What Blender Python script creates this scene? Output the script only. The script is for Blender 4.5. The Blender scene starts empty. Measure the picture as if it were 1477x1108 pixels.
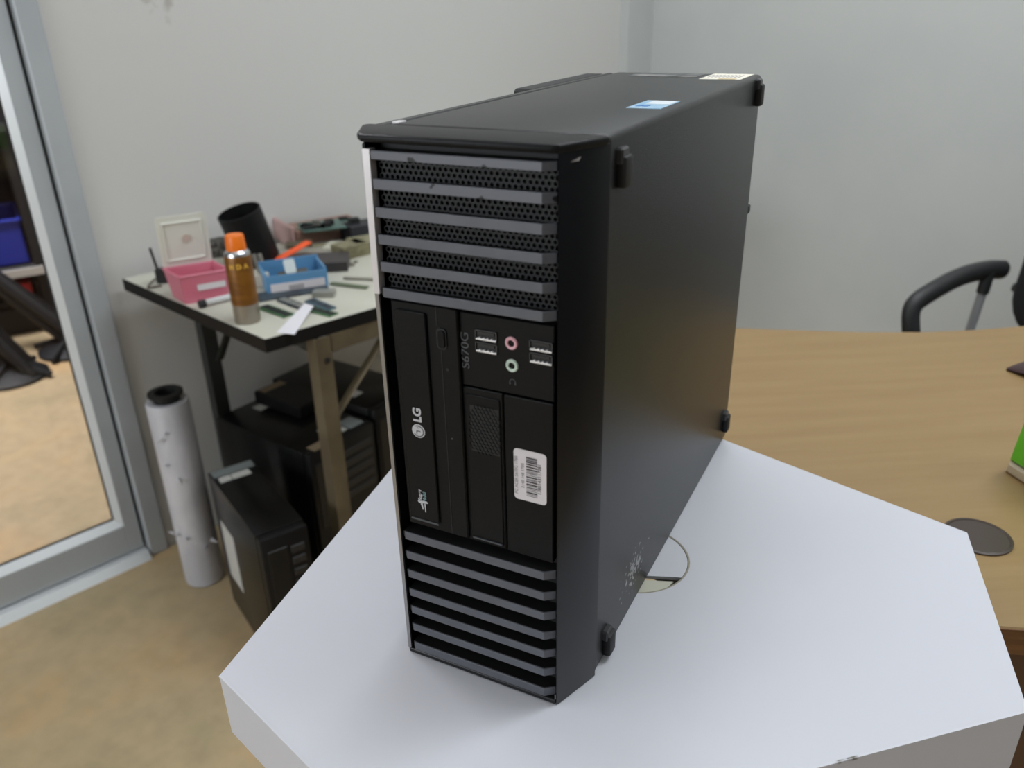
import bpy, bmesh, math, random
from mathutils import Matrix, Vector
random.seed(7)
R = math.radians
SC = bpy.context.scene
COL = SC.collection

# ------------------------------------------------------------------ camera
ZT = 0.82                                   # height of the white table top above the floor
F_PX = 1181.86
CAM = Vector((0.27328, -0.37931, 0.3982 + ZT))
YAW, PITCH, ROLL = -0.47606, -0.43614, -0.02209
fw = Vector((math.sin(YAW)*math.cos(PITCH), math.cos(YAW)*math.cos(PITCH), math.sin(PITCH)))
rt = Vector((math.cos(YAW), -math.sin(YAW), 0)); up = rt.cross(fw)
rt, up = rt*math.cos(ROLL) + up*math.sin(ROLL), up*math.cos(ROLL) - rt*math.sin(ROLL)
cd = bpy.data.cameras.new('camera'); cam = bpy.data.objects.new('camera', cd); COL.objects.link(cam)
m3 = Matrix((rt, up, -fw)).transposed(); cam.matrix_world = Matrix.Translation(CAM) @ m3.to_4x4()
cd.sensor_width = 36; cd.lens = F_PX/1477*36; cd.clip_start = 0.02; cd.clip_end = 60
cd.dof.use_dof = True; cd.dof.focus_distance = 0.56; cd.dof.aperture_fstop = 8
SC.camera = cam

# ------------------------------------------------------------------ light
SC.view_settings.view_transform = 'Standard'; SC.view_settings.look = 'None'
SC.view_settings.gamma = 1; SC.view_settings.use_curve_mapping = False
SC.view_settings.exposure = 0.16
wd = bpy.data.worlds.new('world'); SC.world = wd; wd.use_nodes = True
wd.node_tree.nodes['Background'].inputs[0].default_value = (.75, .82, .9, 1)
wd.node_tree.nodes['Background'].inputs[1].default_value = 0.3
WA = R(71.5)                                # direction of the wall with the glass door
MW = Matrix.Translation((-1.294, .685, 0)) @ Matrix.Rotation(WA, 4, 'Z')   # local x along wall, -y into the room
def area(name, loc, sx, sy, power, col, rz=WA):
    l = bpy.data.lights.new(name, 'AREA'); l.shape = 'RECTANGLE'; l.size = sx; l.size_y = sy
    l.energy = power; l.color = col
    o = bpy.data.objects.new(name, l); COL.objects.link(o); o.location = loc; o.rotation_euler = (0, 0, rz)
    return o
COOL = (.91, .96, 1.0)
for (lx, ly), pw in (((.9, -.9), 13), ((-.9, -1.0), 6), ((-1.2, -3.0), 4), ((1.0, -3.2), 9), ((.8, -2.0), 21)):
    area('ceiling_lamp', MW @ Vector((lx, ly, 2.66)), 1.2, .3, pw, COOL)
dl = area('window_daylight', MW @ Vector((-3.86, -1.1, 1.5)), 1.2, 1.8, 52, (.9, .95, 1))      # daylight through the window behind the camera
dl.rotation_euler = (Matrix.Rotation(WA, 3, 'Z') @ Matrix.Rotation(R(-90), 3, 'Y')).to_euler()
area('ceiling_lamp', MW @ Vector((-0.3, 1.5, 2.66)), 1.2, .3, 94, (1, .95, 1))

# ------------------------------------------------------------------ pixel helpers (1477 x 1108 frame) used to survey positions on real planes
def ray(u, v): return rt*((u-738.5)/F_PX) - up*((v-554)/F_PX) + fw
def gp(u, v, z=0.0):                        # point of the horizontal plane at height z
    d = ray(u, v); return CAM + d*((z-CAM.z)/d.z)
def yp(u, v, y):                            # point of the vertical plane at depth y
    d = ray(u, v); return CAM + d*((y-CAM.y)/d.y)
def up_at(base, u, v):                      # height seen at pixel above a ground point
    d = ray(u, v); b = base - CAM
    return CAM.z + d.z*math.hypot(b.x, b.y)/math.hypot(d.x, d.y)

# ------------------------------------------------------------------ materials
def lin(c):
    return tuple(((x/255)/12.92 if x/255 <= .04045 else ((x/255+.055)/1.055)**2.4) for x in c) + (1,)
MATS = {}
def mat(name, rgb, rough=.5, metal=0, spec=.5, rgb2=None, nscale=30, nlo=.4, nhi=.6, bump=0, bscale=200, stretch=None, trans=0, detail=4, coat=0, rot=0):
    if name in MATS: return MATS[name]
    m = bpy.data.materials.new(name); m.use_nodes = True; nt = m.node_tree; b = nt.nodes['Principled BSDF']
    b.inputs['Base Color'].default_value = lin(rgb); b.inputs['Roughness'].default_value = rough
    b.inputs['Metallic'].default_value = metal; b.inputs['Specular IOR Level'].default_value = spec
    b.inputs['Coat Weight'].default_value = coat
    if trans: b.inputs['Transmission Weight'].default_value = trans
    tc = nt.nodes.new('ShaderNodeTexCoord'); mp = nt.nodes.new('ShaderNodeMapping')
    nt.links.new(tc.outputs['Object'], mp.inputs[0])
    if stretch: mp.inputs['Scale'].default_value = stretch
    mp.inputs['Rotation'].default_value = (0, 0, rot)
    if rgb2:
        n = nt.nodes.new('ShaderNodeTexNoise'); n.inputs['Scale'].default_value = nscale; n.inputs['Detail'].default_value = detail
        r = nt.nodes.new('ShaderNodeValToRGB'); r.color_ramp.elements[0].position = nlo; r.color_ramp.elements[1].position = nhi
        r.color_ramp.elements[0].color = lin(rgb); r.color_ramp.elements[1].color = lin(rgb2)
        nt.links.new(mp.outputs[0], n.inputs['Vector']); nt.links.new(n.outputs['Fac'], r.inputs[0]); nt.links.new(r.outputs[0], b.inputs['Base Color'])
    if bump:
        n2 = nt.nodes.new('ShaderNodeTexNoise'); n2.inputs['Scale'].default_value = bscale; n2.inputs['Detail'].default_value = 3
        bp = nt.nodes.new('ShaderNodeBump'); bp.inputs['Strength'].default_value = bump; bp.inputs['Distance'].default_value = .001
        nt.links.new(tc.outputs['Object'], n2.inputs['Vector']); nt.links.new(n2.outputs['Fac'], bp.inputs['Height']); nt.links.new(bp.outputs[0], b.inputs['Normal'])
    MATS[name] = m; return m

black_plastic = mat('black_plastic', (10, 11, 13), .4, spec=.18, bump=.12, bscale=900)
gloss_black = mat('gloss_black', (13, 14, 17), .3, spec=.35)
deep_black = mat('deep_black', (9, 9, 10), .6)
matte_black = mat('matte_black', (24, 24, 25), .6, bump=.1)
gunmetal = mat('gunmetal', (92, 94, 101), .45, metal=.2, rgb2=(87, 89, 96), nscale=60)
silver = mat('silver', (226, 222, 224), .3, metal=.35)
chrome = mat('chrome', (205, 207, 210), .3, metal=1)
white_print = mat('white_print', (190, 190, 194), .5)
dim_print = mat('dim_print', (66, 68, 72), .5)
teal_print = mat('teal_print', (120, 150, 150), .5)
paper_white = mat('paper_white', (214, 208, 210), .6)
ink = mat('ink', (70, 62, 64), .7)
ink_light = mat('ink_light', (140, 134, 138), .7)

def case_material():
    m = mat('case_steel', (24, 25, 26), .33, spec=.38, bump=.25, bscale=1500)
    nt = m.node_tree; b = nt.nodes['Principled BSDF']
    g = nt.nodes.new('ShaderNodeTexCoord')
    # a scuffed patch of rubbed white paint low on the side (object origin is at the base of the computer)
    mp = nt.nodes.new('ShaderNodeMapping'); mp.vector_type = 'POINT'
    mp.inputs['Location'].default_value = (0, (.18-.078)*40 - 0, -.034*70); mp.inputs['Scale'].default_value = (0, 40, 70)
    ln = nt.nodes.new('ShaderNodeVectorMath'); ln.operation = 'LENGTH'
    ns = nt.nodes.new('ShaderNodeTexNoise'); ns.inputs['Scale'].default_value = 260; ns.inputs['Detail'].default_value = 5
    nt.links.new(g.outputs['Object'], mp.inputs[0]); nt.links.new(mp.outputs[0], ln.inputs[0]); nt.links.new(g.outputs['Object'], ns.inputs['Vector'])
    a = nt.nodes.new('ShaderNodeMath'); a.operation = 'MULTIPLY_ADD'; a.inputs[1].default_value = -.19; a.inputs[2].default_value = .09
    nt.links.new(ln.outputs['Value'], a.inputs[0])
    s = nt.nodes.new('ShaderNodeMath'); s.operation = 'ADD'; nt.links.new(a.outputs[0], s.inputs[0]); nt.links.new(ns.outputs['Fac'], s.inputs[1])
    r = nt.nodes.new('ShaderNodeValToRGB'); r.color_ramp.elements[0].position = .52; r.color_ramp.elements[1].position = .56
    r.color_ramp.elements[0].color = lin((26, 27, 28)); r.color_ramp.elements[1].color = lin((165, 165, 165))
    nt.links.new(s.outputs[0], r.inputs[0]); nt.links.new(r.outputs[0], b.inputs['Base Color'])
    return m
case_steel = case_material()

def glass_material():
    m = bpy.data.materials.new('pane_glass'); m.use_nodes = True; nt = m.node_tree
    for n in list(nt.nodes):
        if n.type != 'OUTPUT_MATERIAL': nt.nodes.remove(n)
    t = nt.nodes.new('ShaderNodeBsdfTransparent'); t.inputs[0].default_value = (.93, .95, .95, 1)
    g = nt.nodes.new('ShaderNodeBsdfGlossy'); g.inputs['Roughness'].default_value = .02
    f = nt.nodes.new('ShaderNodeFresnel'); f.inputs[0].default_value = 1.45
    x = nt.nodes.new('ShaderNodeMixShader')
    nt.links.new(f.outputs[0], x.inputs[0]); nt.links.new(t.outputs[0], x.inputs[1]); nt.links.new(g.outputs[0], x.inputs[2])
    nt.links.new(x.outputs[0], nt.nodes['Material Output'].inputs[0]); return m
pane_glass = glass_material()

# ------------------------------------------------------------------ mesh builder
class MB:
    def __init__(self): self.v = []; self.f = []
    def _take(self, bm, M):
        off = len(self.v); bm.verts.index_update()
        self.v += [(M @ v.co) if M else v.co.copy() for v in bm.verts]
        self.f += [[off+v.index for v in f.verts] for f in bm.faces]; bm.free(); return self
    def raw(self, vs, fs, M=None):
        off = len(self.v); self.v += [(M @ Vector(v)) if M else Vector(v) for v in vs]
        self.f += [[off+i for i in f] for f in fs]; return self
    def box(self, x0, y0, z0, x1, y1, z1, bev=0, M=None, seg=1):
        bm = bmesh.new(); bmesh.ops.create_cube(bm, size=1)
        for v in bm.verts: v.co = Vector(((x0+x1)/2+v.co.x*(x1-x0), (y0+y1)/2+v.co.y*(y1-y0), (z0+z1)/2+v.co.z*(z1-z0)))
        if bev: bmesh.ops.bevel(bm, geom=bm.edges[:], offset=bev, segments=seg, profile=.5, affect='EDGES')
        return self._take(bm, M)
    def prism(self, pts, z0, z1, M=None, bev=0, seg=1):
        n = len(pts); bm = bmesh.new()
        a = [bm.verts.new((p[0], p[1], z0)) for p in pts]; b = [bm.verts.new((p[0], p[1], z1)) for p in pts]
        bm.faces.new(a[::-1]); bm.faces.new(b)
        for i in range(n): bm.faces.new((a[i], a[(i+1) % n], b[(i+1) % n], b[i]))
        bmesh.ops.recalc_face_normals(bm, faces=bm.faces[:])
        if bev:
            es = [e for e in bm.edges if abs(e.verts[0].co.z-e.verts[1].co.z) < 1e-7]
            bmesh.ops.bevel(bm, geom=es, offset=bev, segments=seg, profile=.5, affect='EDGES')
        return self._take(bm, M)
    def lathe(self, prof, seg=24, M=None, cap=True):
        vs, fs = [], []
        for r, z in prof:
            for k in range(seg):
                a = 2*math.pi*k/seg; vs.append((r*math.cos(a), r*math.sin(a), z))
        for i in range(len(prof)-1):
            for k in range(seg):
                k2 = (k+1) % seg; fs.append((i*seg+k, i*seg+k2, (i+1)*seg+k2, (i+1)*seg+k))
        if cap: fs.append(tuple(range(seg))[::-1]); fs.append(tuple(range((len(prof)-1)*seg, len(prof)*seg)))
        return self.raw(vs, fs, M)
    def tube(self, pts, r, seg=10, M=None, smooth=0):
        pts = [Vector(p) for p in pts]
        for _ in range(smooth):
            q = [pts[0]]
            for a, b in zip(pts, pts[1:]): q += [a*.75+b*.25, a*.25+b*.75]
            pts = q + [pts[-1]]
        rx, ry = r if isinstance(r, tuple) else (r, r)
        vs, fs = [], []; n = len(pts); side = None
        for i, p in enumerate(pts):
            t = (pts[min(i+1, n-1)] - pts[max(i-1, 0)]).normalized()
            if side is None:
                side = t.cross(Vector((0, 0, 1)))
                if side.length < 1e-3: side = Vector((1, 0, 0))
            side = (side - t*side.dot(t)).normalized(); u2 = t.cross(side)
            for k in range(seg):
                a = 2*math.pi*k/seg; vs.append(p + side*rx*math.cos(a) + u2*ry*math.sin(a))
        for i in range(n-1):
            for k in range(seg):
                k2 = (k+1) % seg; fs.append((i*seg+k, i*seg+k2, (i+1)*seg+k2, (i+1)*seg+k))
        fs.append(tuple(range(seg))); fs.append(tuple(range((n-1)*seg, n*seg))[::-1])
        return self.raw(vs, fs, M)
    def build(self, name, material, parent=None, origin=None, angle=32):
        if parent: o0 = ORIG[parent.name]
        elif origin is not None: o0 = Vector(origin)
        else:
            xs = [v.x for v in self.v]; ys = [v.y for v in self.v]
            o0 = Vector(((min(xs)+max(xs))/2, (min(ys)+max(ys))/2, min(v.z for v in self.v)))
        if KREC: self.v = [Vector((v.x*1.012-.0033, v.y, ZT+(v.z-ZT)*1.012-.0048)) for v in self.v]   # measured sizes of the recessed panels
        me = bpy.data.meshes.new(name); me.from_pydata([tuple(v-o0) for v in self.v], [], self.f)
        bm = bmesh.new(); bm.from_mesh(me); bmesh.ops.recalc_face_normals(bm, faces=bm.faces[:]); bm.to_mesh(me); bm.free()
        me.polygons.foreach_set('use_smooth', [True]*len(me.polygons)); me.set_sharp_from_angle(angle=R(angle))
        me.materials.append(material); o = bpy.data.objects.new(name, me); COL.objects.link(o)
        if parent: o.parent = parent
        else: o.location = o0
        ORIG[o.name] = o0
        return o
ORIG = {}
KREC = False           # on while the recessed front panels are built
def tag(o, label=None, cat=None, group=None, kind=None):
    if label: o['label'] = label
    if cat: o['category'] = cat
    if group: o['group'] = group
    if kind: o['kind'] = kind
    return o
def thing(name, loc, label, cat, group=None):
    o = bpy.data.objects.new(name, None); COL.objects.link(o); o.location = loc; o.empty_display_size = .05
    ORIG[o.name] = Vector(loc); return tag(o, label, cat, group)
def struct(o): o['kind'] = 'structure'; return o
def box(*a, **k): return MB().box(*a, **k)
def frame(loc, ang=0, tilt=None):
    M = Matrix.Translation(loc) @ Matrix.Rotation(ang, 4, 'Z')
    return M @ tilt if tilt else M
def text(name, s, size, origin, xd, yd, material, parent, bold=0.0, xs=1.0):
    cu = bpy.data.curves.new('t', 'FONT'); cu.body = s; cu.size = size; cu.offset = bold; cu.align_x = 'CENTER'; cu.align_y = 'CENTER'
    to = bpy.data.objects.new('t', cu); COL.objects.link(to); dg = bpy.context.evaluated_depsgraph_get()
    me = bpy.data.meshes.new_from_object(to.evaluated_get(dg)); bpy.data.objects.remove(to); bpy.data.curves.remove(cu)
    mb = MB(); xd, yd, o = Vector(xd), Vector(yd), Vector(origin); nn = xd.cross(yd)*.00015
    vs = [o + xd*(v.co.x*xs) + yd*v.co.y + nn for v in me.vertices]; mb.raw(vs, [list(p.vertices) for p in me.polygons]); bpy.data.meshes.remove(me)
    return mb.build(name, material, parent)
def rrect(x0, y0, x1, y1, r, n=4):
    out = []
    for cx, cy, a0 in ((x1-r, y1-r, 0), (x0+r, y1-r, 90), (x0+r, y0+r, 180), (x1-r, y0+r, 270)):
        for k in range(n+1): a = R(a0+90*k/n); out.append((cx+r*math.cos(a), cy+r*math.sin(a)))
    return out

# ================================================================== the setting
wall_paint = mat('wall_paint', (190, 192, 190), .75, rgb2=(184, 187, 186), nscale=2.2, bump=.05, bscale=90)
def stained_wall():
    m = mat('stained_wall_paint', (203, 202, 199), .75, bump=.05, bscale=90); nt = m.node_tree; b = nt.nodes['Principled BSDF']
    tc = nt.nodes.new('ShaderNodeTexCoord'); mp = nt.nodes.new('ShaderNodeMapping'); mp.inputs['Location'].default_value = (-.29*24, 0, -1.23*30); mp.inputs['Scale'].default_value = (24, 0, 30)
    ln = nt.nodes.new('ShaderNodeVectorMath'); ln.operation = 'LENGTH'
    ns = nt.nodes.new('ShaderNodeTexNoise'); ns.inputs['Scale'].default_value = 26; ns.inputs['Detail'].default_value = 5
    a = nt.nodes.new('ShaderNodeMath'); a.operation = 'MULTIPLY_ADD'; a.inputs[1].default_value = -.2; a.inputs[2].default_value = .12
    s = nt.nodes.new('ShaderNodeMath'); s.operation = 'ADD'
    r = nt.nodes.new('ShaderNodeValToRGB'); r.color_ramp.elements[0].position = .5; r.color_ramp.elements[1].position = .6
    r.color_ramp.elements[0].color = lin((203, 202, 199)); r.color_ramp.elements[1].color = lin((176, 172, 167))
    L = nt.links.new; L(tc.outputs['Object'], mp.inputs[0]); L(mp.outputs[0], ln.inputs[0]); L(tc.outputs['Object'], ns.inputs['Vector'])
    L(ln.outputs['Value'], a.inputs[0]); L(a.outputs[0], s.inputs[0]); L(ns.outputs['Fac'], s.inputs[1]); L(s.outputs[0], r.inputs[0]); L(r.outputs[0], b.inputs['Base Color'])
    return m
def floor_material():
    m = mat('ochre_concrete', (150, 128, 92), .42, bump=.08, bscale=60); nt = m.node_tree; b = nt.nodes['Principled BSDF']; L = nt.links.new
    tc = nt.nodes.new('ShaderNodeTexCoord')
    n1 = nt.nodes.new('ShaderNodeTexNoise'); n1.inputs['Scale'].default_value = 3.2; n1.inputs['Detail'].default_value = 6; n1.inputs['Roughness'].default_value = .62
    r1 = nt.nodes.new('ShaderNodeValToRGB'); c = r1.color_ramp
    c.elements[0].position = .3; c.elements[0].color = lin((172, 156, 122)); c.elements[1].position = .72; c.elements[1].color = lin((204, 170, 124))
    e = c.elements.new(.5); e.color = lin((192, 170, 134))
    n2 = nt.nodes.new('ShaderNodeTexNoise'); n2.inputs['Scale'].default_value = 22; n2.inputs['Detail'].default_value = 5
    mx = nt.nodes.new('ShaderNodeMix'); mx.data_type = 'RGBA'; mx.blend_type = 'MULTIPLY'; mx.inputs[0].default_value = .35
    r2 = nt.nodes.new('ShaderNodeValToRGB'); r2.color_ramp.elements[0].position = .35; r2.color_ramp.elements[0].color = (.7, .7, .7, 1); r2.color_ramp.elements[1].position = .6
    for n in (n1, n2): L(tc.outputs['Object'], n.inputs['Vector'])
    L(n1.outputs['Fac'], r1.inputs[0]); L(n2.outputs['Fac'], r2.inputs[0]); L(r1.outputs[0], mx.inputs[6]); L(r2.outputs[0], mx.inputs[7]); L(mx.outputs[2], b.inputs['Base Color'])
    return m
aluminium = mat('aluminium', (182, 187, 191), .45, metal=.15, rgb2=(175, 180, 184), nscale=5)
alu_bright = mat('alu_bright', (214, 218, 220), .35, metal=.15)
dark_gasket = mat('dark_gasket', (40, 40, 38), .8)
white_trim = mat('white_trim', (190, 190, 184), .6)
ceiling_paint = mat('ceiling_paint', (205, 206, 204), .8)
far_wall_paint = mat('far_wall_paint', (70, 72, 78), .8)

struct(MB().box(-4, -4.6, -.1, 4, 4.6, 0, M=MW).build('floor', floor_material(), origin=(0, 0, 0)))
struct(MB().box(-4, -4.6, 2.7, 4, 4.6, 2.8, M=MW).build('ceiling', ceiling_paint))
# the object origin of wall_left is the foot of the door jamb, its axes follow the wall
def wall_obj(name, boxes, material):
    mb = MB()
    for b in boxes: mb.box(*b)
    o = mb.build(name, material, origin=(0, 0, 0)); o.matrix_world = MW; return struct(o)
wall_obj('wall_left', [(.045, 0, 0, 1.92, .12, 2.7), (-.99, 0, 2.1, .045, .12, 2.7), (-4, 0, 0, -.99, .12, 2.7)], stained_wall())
wall_obj('wall_back', [(1.92, -4.6, 0, 2.04, .12, 2.7)], wall_paint)
wall_obj('wall_right', [(-4, -4.6, 0, 1.92, -4.5, 2.7)], mat('grey_partition', (96, 97, 100), .7))
wall_obj('wall_front', [(-4, -4.5, 0, -3.9, 0, 2.7)], wall_paint)
wall_obj('wall_far', [(-4, 3.9, 0, 2.04, 4.0, 2.7), (1.92, .12, 0, 2.04, 3.9, 2.7), (-4, .12, 0, -3.9, 3.9, 2.7)], far_wall_paint)
wall_obj('trim_1', [(1.79, -.035, 0, 1.92, 0, 2.7)], wall_paint)          # shallow pillar in the corner
wall_obj('baseboard_left', [(.05, -.004, 0, 1.79, 0, .006)], white_trim)
w1 = thing('window_1', MW @ Vector((-3.9, -1.1, .9)), 'window in the wall behind the camera', 'window'); del w1['category']; struct(w1)
for a_, b_ in (((-2.04, .88), (-2.0, 2.13)), ((-.2, .88), (-.16, 2.13)), ((-1.12, .91), (-1.08, 2.1))):
    MB().box(-3.9, a_[0], a_[1], -3.845, b_[0], b_[1], M=MW).build('frame_bar', aluminium, w1)
for z_ in (.88, 2.1): MB().box(-3.9, -2.0, z_, -3.845, -.2, z_+.03, M=MW).build('frame_bar', aluminium, w1)
# door jamb, sill and door leaf
jamb = MB().box(.003, -.012, .0, .045, .12, 2.1, bev=.002, M=MW).box(-1.04, -.012, 0, -.99, .12, 2.1, bev=.002, M=MW).box(-.99, -.012, 2.05, -.002, .12, 2.1, bev=.002, M=MW)
struct(jamb.build('trim_2', aluminium))
struct(MB().prism([(-.06, 0), (.06, 0), (.045, .02), (-.045, .02)], -.99, -.002, M=MW @ Matrix(((0, 0, 1, 0), (1, 0, 0, .035), (0, 1, 0, 0), (0, 0, 0, 1)))).build('trim_3', alu_bright))
door = thing('door_1', MW @ Vector((-.5, .03, .022)), 'aluminium framed glass door in the left wall', 'door'); del door['category']; struct(door)
y0, y1 = .006, .05
for s0, s1 in ((-.037, -.004), (-.985, -.93)):
    MB().box(s0, y0, .024, s1, y1, 2.045, bev=.0015, M=MW).build('stile', aluminium, door)
for z0, z1 in ((.024, .1), (1.96, 2.045)):
    MB().box(-.93, y0, z0, -.037, y1, z1, bev=.0015, M=MW).build('rail', aluminium, door)
bead = [(0, 0), (.016, 0), (0, .014)]
# sloping glazing beads that catch the light
MB().raw([(-.037, y0, .1), (-.037, y0, 1.96), (-.051, y0+.014, .116), (-.051, y0+.014, 1.944), (-.037, y0+.014, .1), (-.037, y0+.014, 1.96)],
         [(0, 1, 3, 2), (2, 3, 5, 4), (0, 4, 5, 1), (0, 2, 4), (1, 5, 3)], M=MW).build('glazing_bead', alu_bright, door)
MB().raw([(-.93, y0, .1), (-.037, y0, .1), (-.914, y0+.014, .118), (-.051, y0+.014, .118), (-.93, y0+.014, .1), (-.037, y0+.014, .1)],
         [(0, 1, 3, 2), (2, 3, 5, 4), (0, 4, 5, 1), (0, 2, 4), (1, 5, 3)], M=MW).build('glazing_bead', alu_bright, door)
MB().box(-.0035, .02, .024, .0025, .04, 2.045, M=MW).box(-.054, y0+.0142, .115, -.0505, y0+.02, 1.95, M=MW).box(-.92, y0+.0142, .1155, -.051, y0+.02, .1205, M=MW).build('gasket', dark_gasket, door)
MB().box(-.94, .026, .095, -.05, .031, 1.97, M=MW).build('glass_pane', pane_glass, door)

# ================================================================== the white six-sided table
white_lam = mat('white_laminate', (202, 203, 210), .45, rgb2=(198, 199, 207), nscale=3)
white_edge = mat('white_edge_paint', (202, 203, 210), .5)
chip_edge = mat('chipped_edge', (202, 203, 210), .5, rgb2=(92, 84, 74), nscale=26, nlo=.60, nhi=.63, detail=6)
cream = mat('cream_plastic', (196, 196, 178), .5)
A = Vector((-.0895, -.1055)); Cc = Vector((.348, .277)); Dd = Vector((.3815, .0875))
d1 = Vector((math.cos(R(-17)), math.sin(R(-17)))); E_ = A + d1*.199
B2 = A + Vector((math.cos(R(100)), math.sin(R(100))))*.379; B1 = Cc + Vector((math.cos(R(161.4)), math.sin(R(161.4))))*.375
hexa = [A, E_, Dd, Cc, B1, B2]
HC = Vector((.1145, .131)); HR = .0435
table = thing('display_table', (.08, .1, 0), 'white six-sided display table with chipped edges under the black computer', 'table')
def slab_with_hole():
    bm = bmesh.new(); ov = [bm.verts.new((p.x, p.y, ZT)) for p in hexa]; n = 40
    iv = [bm.verts.new((HC.x+HR*math.cos(2*math.pi*k/n), HC.y+HR*math.sin(2*math.pi*k/n), ZT)) for k in range(n)]
    es = [bm.edges.new((l[i], l[(i+1) % len(l)])) for l in (ov, iv) for i in range(len(l))]
    bmesh.ops.triangle_fill(bm, use_beauty=True, edges=es)
    g = bmesh.ops.extrude_face_region(bm, geom=bm.faces[:])
    for v in [e for e in g['geom'] if isinstance(e, bmesh.types.BMVert)]: v.co.z -= .0508
    mb = MB(); mb._take(bm, None); return mb
top = slab_with_hole().build('table_top', white_lam, table, angle=20)
me = MB()
for i in (0, 1):
    a, b = hexa[i], hexa[(i+1) % 6]; t = (b-a).normalized(); nrm = Vector((t.y, -t.x))
    q = [a, b, b-nrm*.0011, a-nrm*.0011]; w = .0011
    vs = [(a.x+nrm.x*3e-4, a.y+nrm.y*3e-4, ZT-.0016), (b.x+nrm.x*3e-4, b.y+nrm.y*3e-4, ZT-.0016), (b.x+nrm.x*3e-4, b.y+nrm.y*3e-4, ZT+2e-4), (a.x+nrm.x*3e-4, a.y+nrm.y*3e-4, ZT+2e-4),
          (b.x-nrm.x*w, b.y-nrm.y*w, ZT+2e-4), (a.x-nrm.x*w, a.y-nrm.y*w, ZT+2e-4)]
    me.raw(vs, [(0, 1, 2, 3), (3, 2, 4, 5)])
me.build('chipped_edge', chip_edge, table)
MB().box(.0, .02, .03, .15, .17, ZT-.051, bev=.004).build('pedestal', white_edge, table)
MB().box(-.12, -.08, 0, .27, .16, .03, bev=.004).build('foot_plate', white_edge, table)
# cable grommet: rim, cap with its open flap
Mh = Matrix.Translation((HC.x, HC.y, 0))
MB().lathe([(HR-.0014, ZT-.03), (HR+.0002, ZT-.03), (HR+.0002, ZT-.0001), (HR-.0014, ZT-.0001), (HR-.0014, ZT-.03)], 48, Mh, cap=False).build('grommet_rim', mat('grommet_rim', (150, 146, 130), .5), table)
pa, pb = Vector((.132, .1135)), Vector((.153, .1215)); ct = (pb-pa).normalized(); cn = Vector((-ct.y, ct.x))
def disc_part(side, r):
    pts = []
    for k in range(96):
        p = HC + Vector((math.cos(2*math.pi*k/96), math.sin(2*math.pi*k/96)))*r
        if (p-pa).dot(cn)*side >= 0: pts.append(p)
    # start the list where the arc begins
    ks = [i for i in range(len(pts)) if (pts[i]-pts[i-1]).length > r*.2]
    if ks: pts = pts[ks[0]:] + pts[:ks[0]]
    return pts
MB().prism(disc_part(1, HR-.0019), ZT-.003, ZT-.0002).build('grommet_cap', white_lam, table)
fl = disc_part(-1, HR-.0055); mb = MB()
vs = [(p.x, p.y, ZT-.002+(p-pa).dot(cn)*.42) for p in fl]
mb.raw(vs + [(x, y, z-.0015) for x, y, z in vs], [list(range(len(vs))), list(range(len(vs), 2*len(vs)))[::-1]] + [(i, (i+1) % len(vs), len(vs)+(i+1) % len(vs), len(vs)+i) for i in range(len(vs))])
mb.build('grommet_flap', cream, table)

# ================================================================== the computer
W, D, H, CB, EB = .13235, .3577, .34, .03275, .01146
Z = ZT
pc = thing('desktop_computer', (.066, .18, ZT), 'black slim desktop computer standing upright on white table, silver grille bars', 'computer')
FY = -CB                                                        # front plane
# case: main cover, left rail
cv = MB().box(.0052, .0012, Z, W, D, Z+H, bev=.0035, seg=3); cv.build('case_cover', case_steel, pc)
MB().prism([(-.0055, .0), (.0038, .0), (.0038, D-.002), (-.0035, D-.002)], Z+.004, Z+H-.0006, bev=.002).build('side_rail', case_steel, pc)
MB().box(-.022, .205, Z+H-.010, -.004, .352, Z+H-.001, bev=.002).build('latch_strip', matte_black, pc)
MB().box(.0055, .0045, Z+H-.0005, .0105, .0115, Z+H+.0008, bev=.0003).build('clip', silver, pc)
MB().box(W-.012, D-.001, Z+.222, W-.001, D+.013, Z+.230, bev=.001).build('rear_latch', matte_black, pc)
MB().box(.01, D-.0005, Z+.01, W-.01, D+.0015, Z+H-.01).build('rear_panel', mat('rear_steel', (120, 122, 124), .4, metal=.6), pc)
# bezel: a tapered hollow frame
def plan(y, g=0.0):
    t = -y/CB; return EB*t+g, W-EB*t-g
bz = MB()
RB = FY+.012                                                     # floor of the recess
xl0, xr0 = plan(0); xl1, xr1 = plan(RB); xl2, xr2 = plan(FY)
bz.prism([(xl0, 0), (xr0, 0), (xr1, RB), (xl1, RB)], Z+.001, Z+H-.002)
bz.build('bezel_core', deep_black, pc)
rim = MB()
rim.prism([(xr0+.0008, .0006), (xr2+.0004, FY+.0009), (xr2-.0004, FY+.0002), (xr2-.0012, FY+.0022), (xr2-.0026, RB-.0005), (xr0-.006, .0006)], Z+.0005, Z+H-.0035, bev=.0004, seg=2)   # right cheek
rim.prism([(xl0-.0008, .0006), (xl0+.006, .0006), (xl2+.0032, RB), (xl2+.0016, FY+.001), (xl2, FY+.001)], Z+.0005, Z+H-.0045, bev=.001)               # left cheek
rim.prism([(xl2+.001, FY), (xr2-.001, FY), (xr2-.001, RB), (xl2+.001, RB)], Z+.0003, Z+.0042, bev=.0008)                                   # bottom lip
rim.build('bezel_frame', gloss_black, pc, angle=50)
capm = MB()
capm.prism([(xl0-.0062, -.0006), (xr0+.0006, -.0006), (xr0+.0002, -.004), (xr2+.0004, FY-.0002), (xr2-.004, FY-.0018), (xl2+.001, FY-.0016), (xl2-.0045, FY+.0035), (xl0-.007, -.006)], Z+H-.0042, Z+H, bev=.0014, seg=3)
capm.build('bezel_cap', black_plastic, pc)
MB().box(xr2-.0014, FY+.0002, Z+.0048, xr2-.0009, FY+.0006, Z+.0085).build('paint_chip', ink_light, pc)
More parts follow.
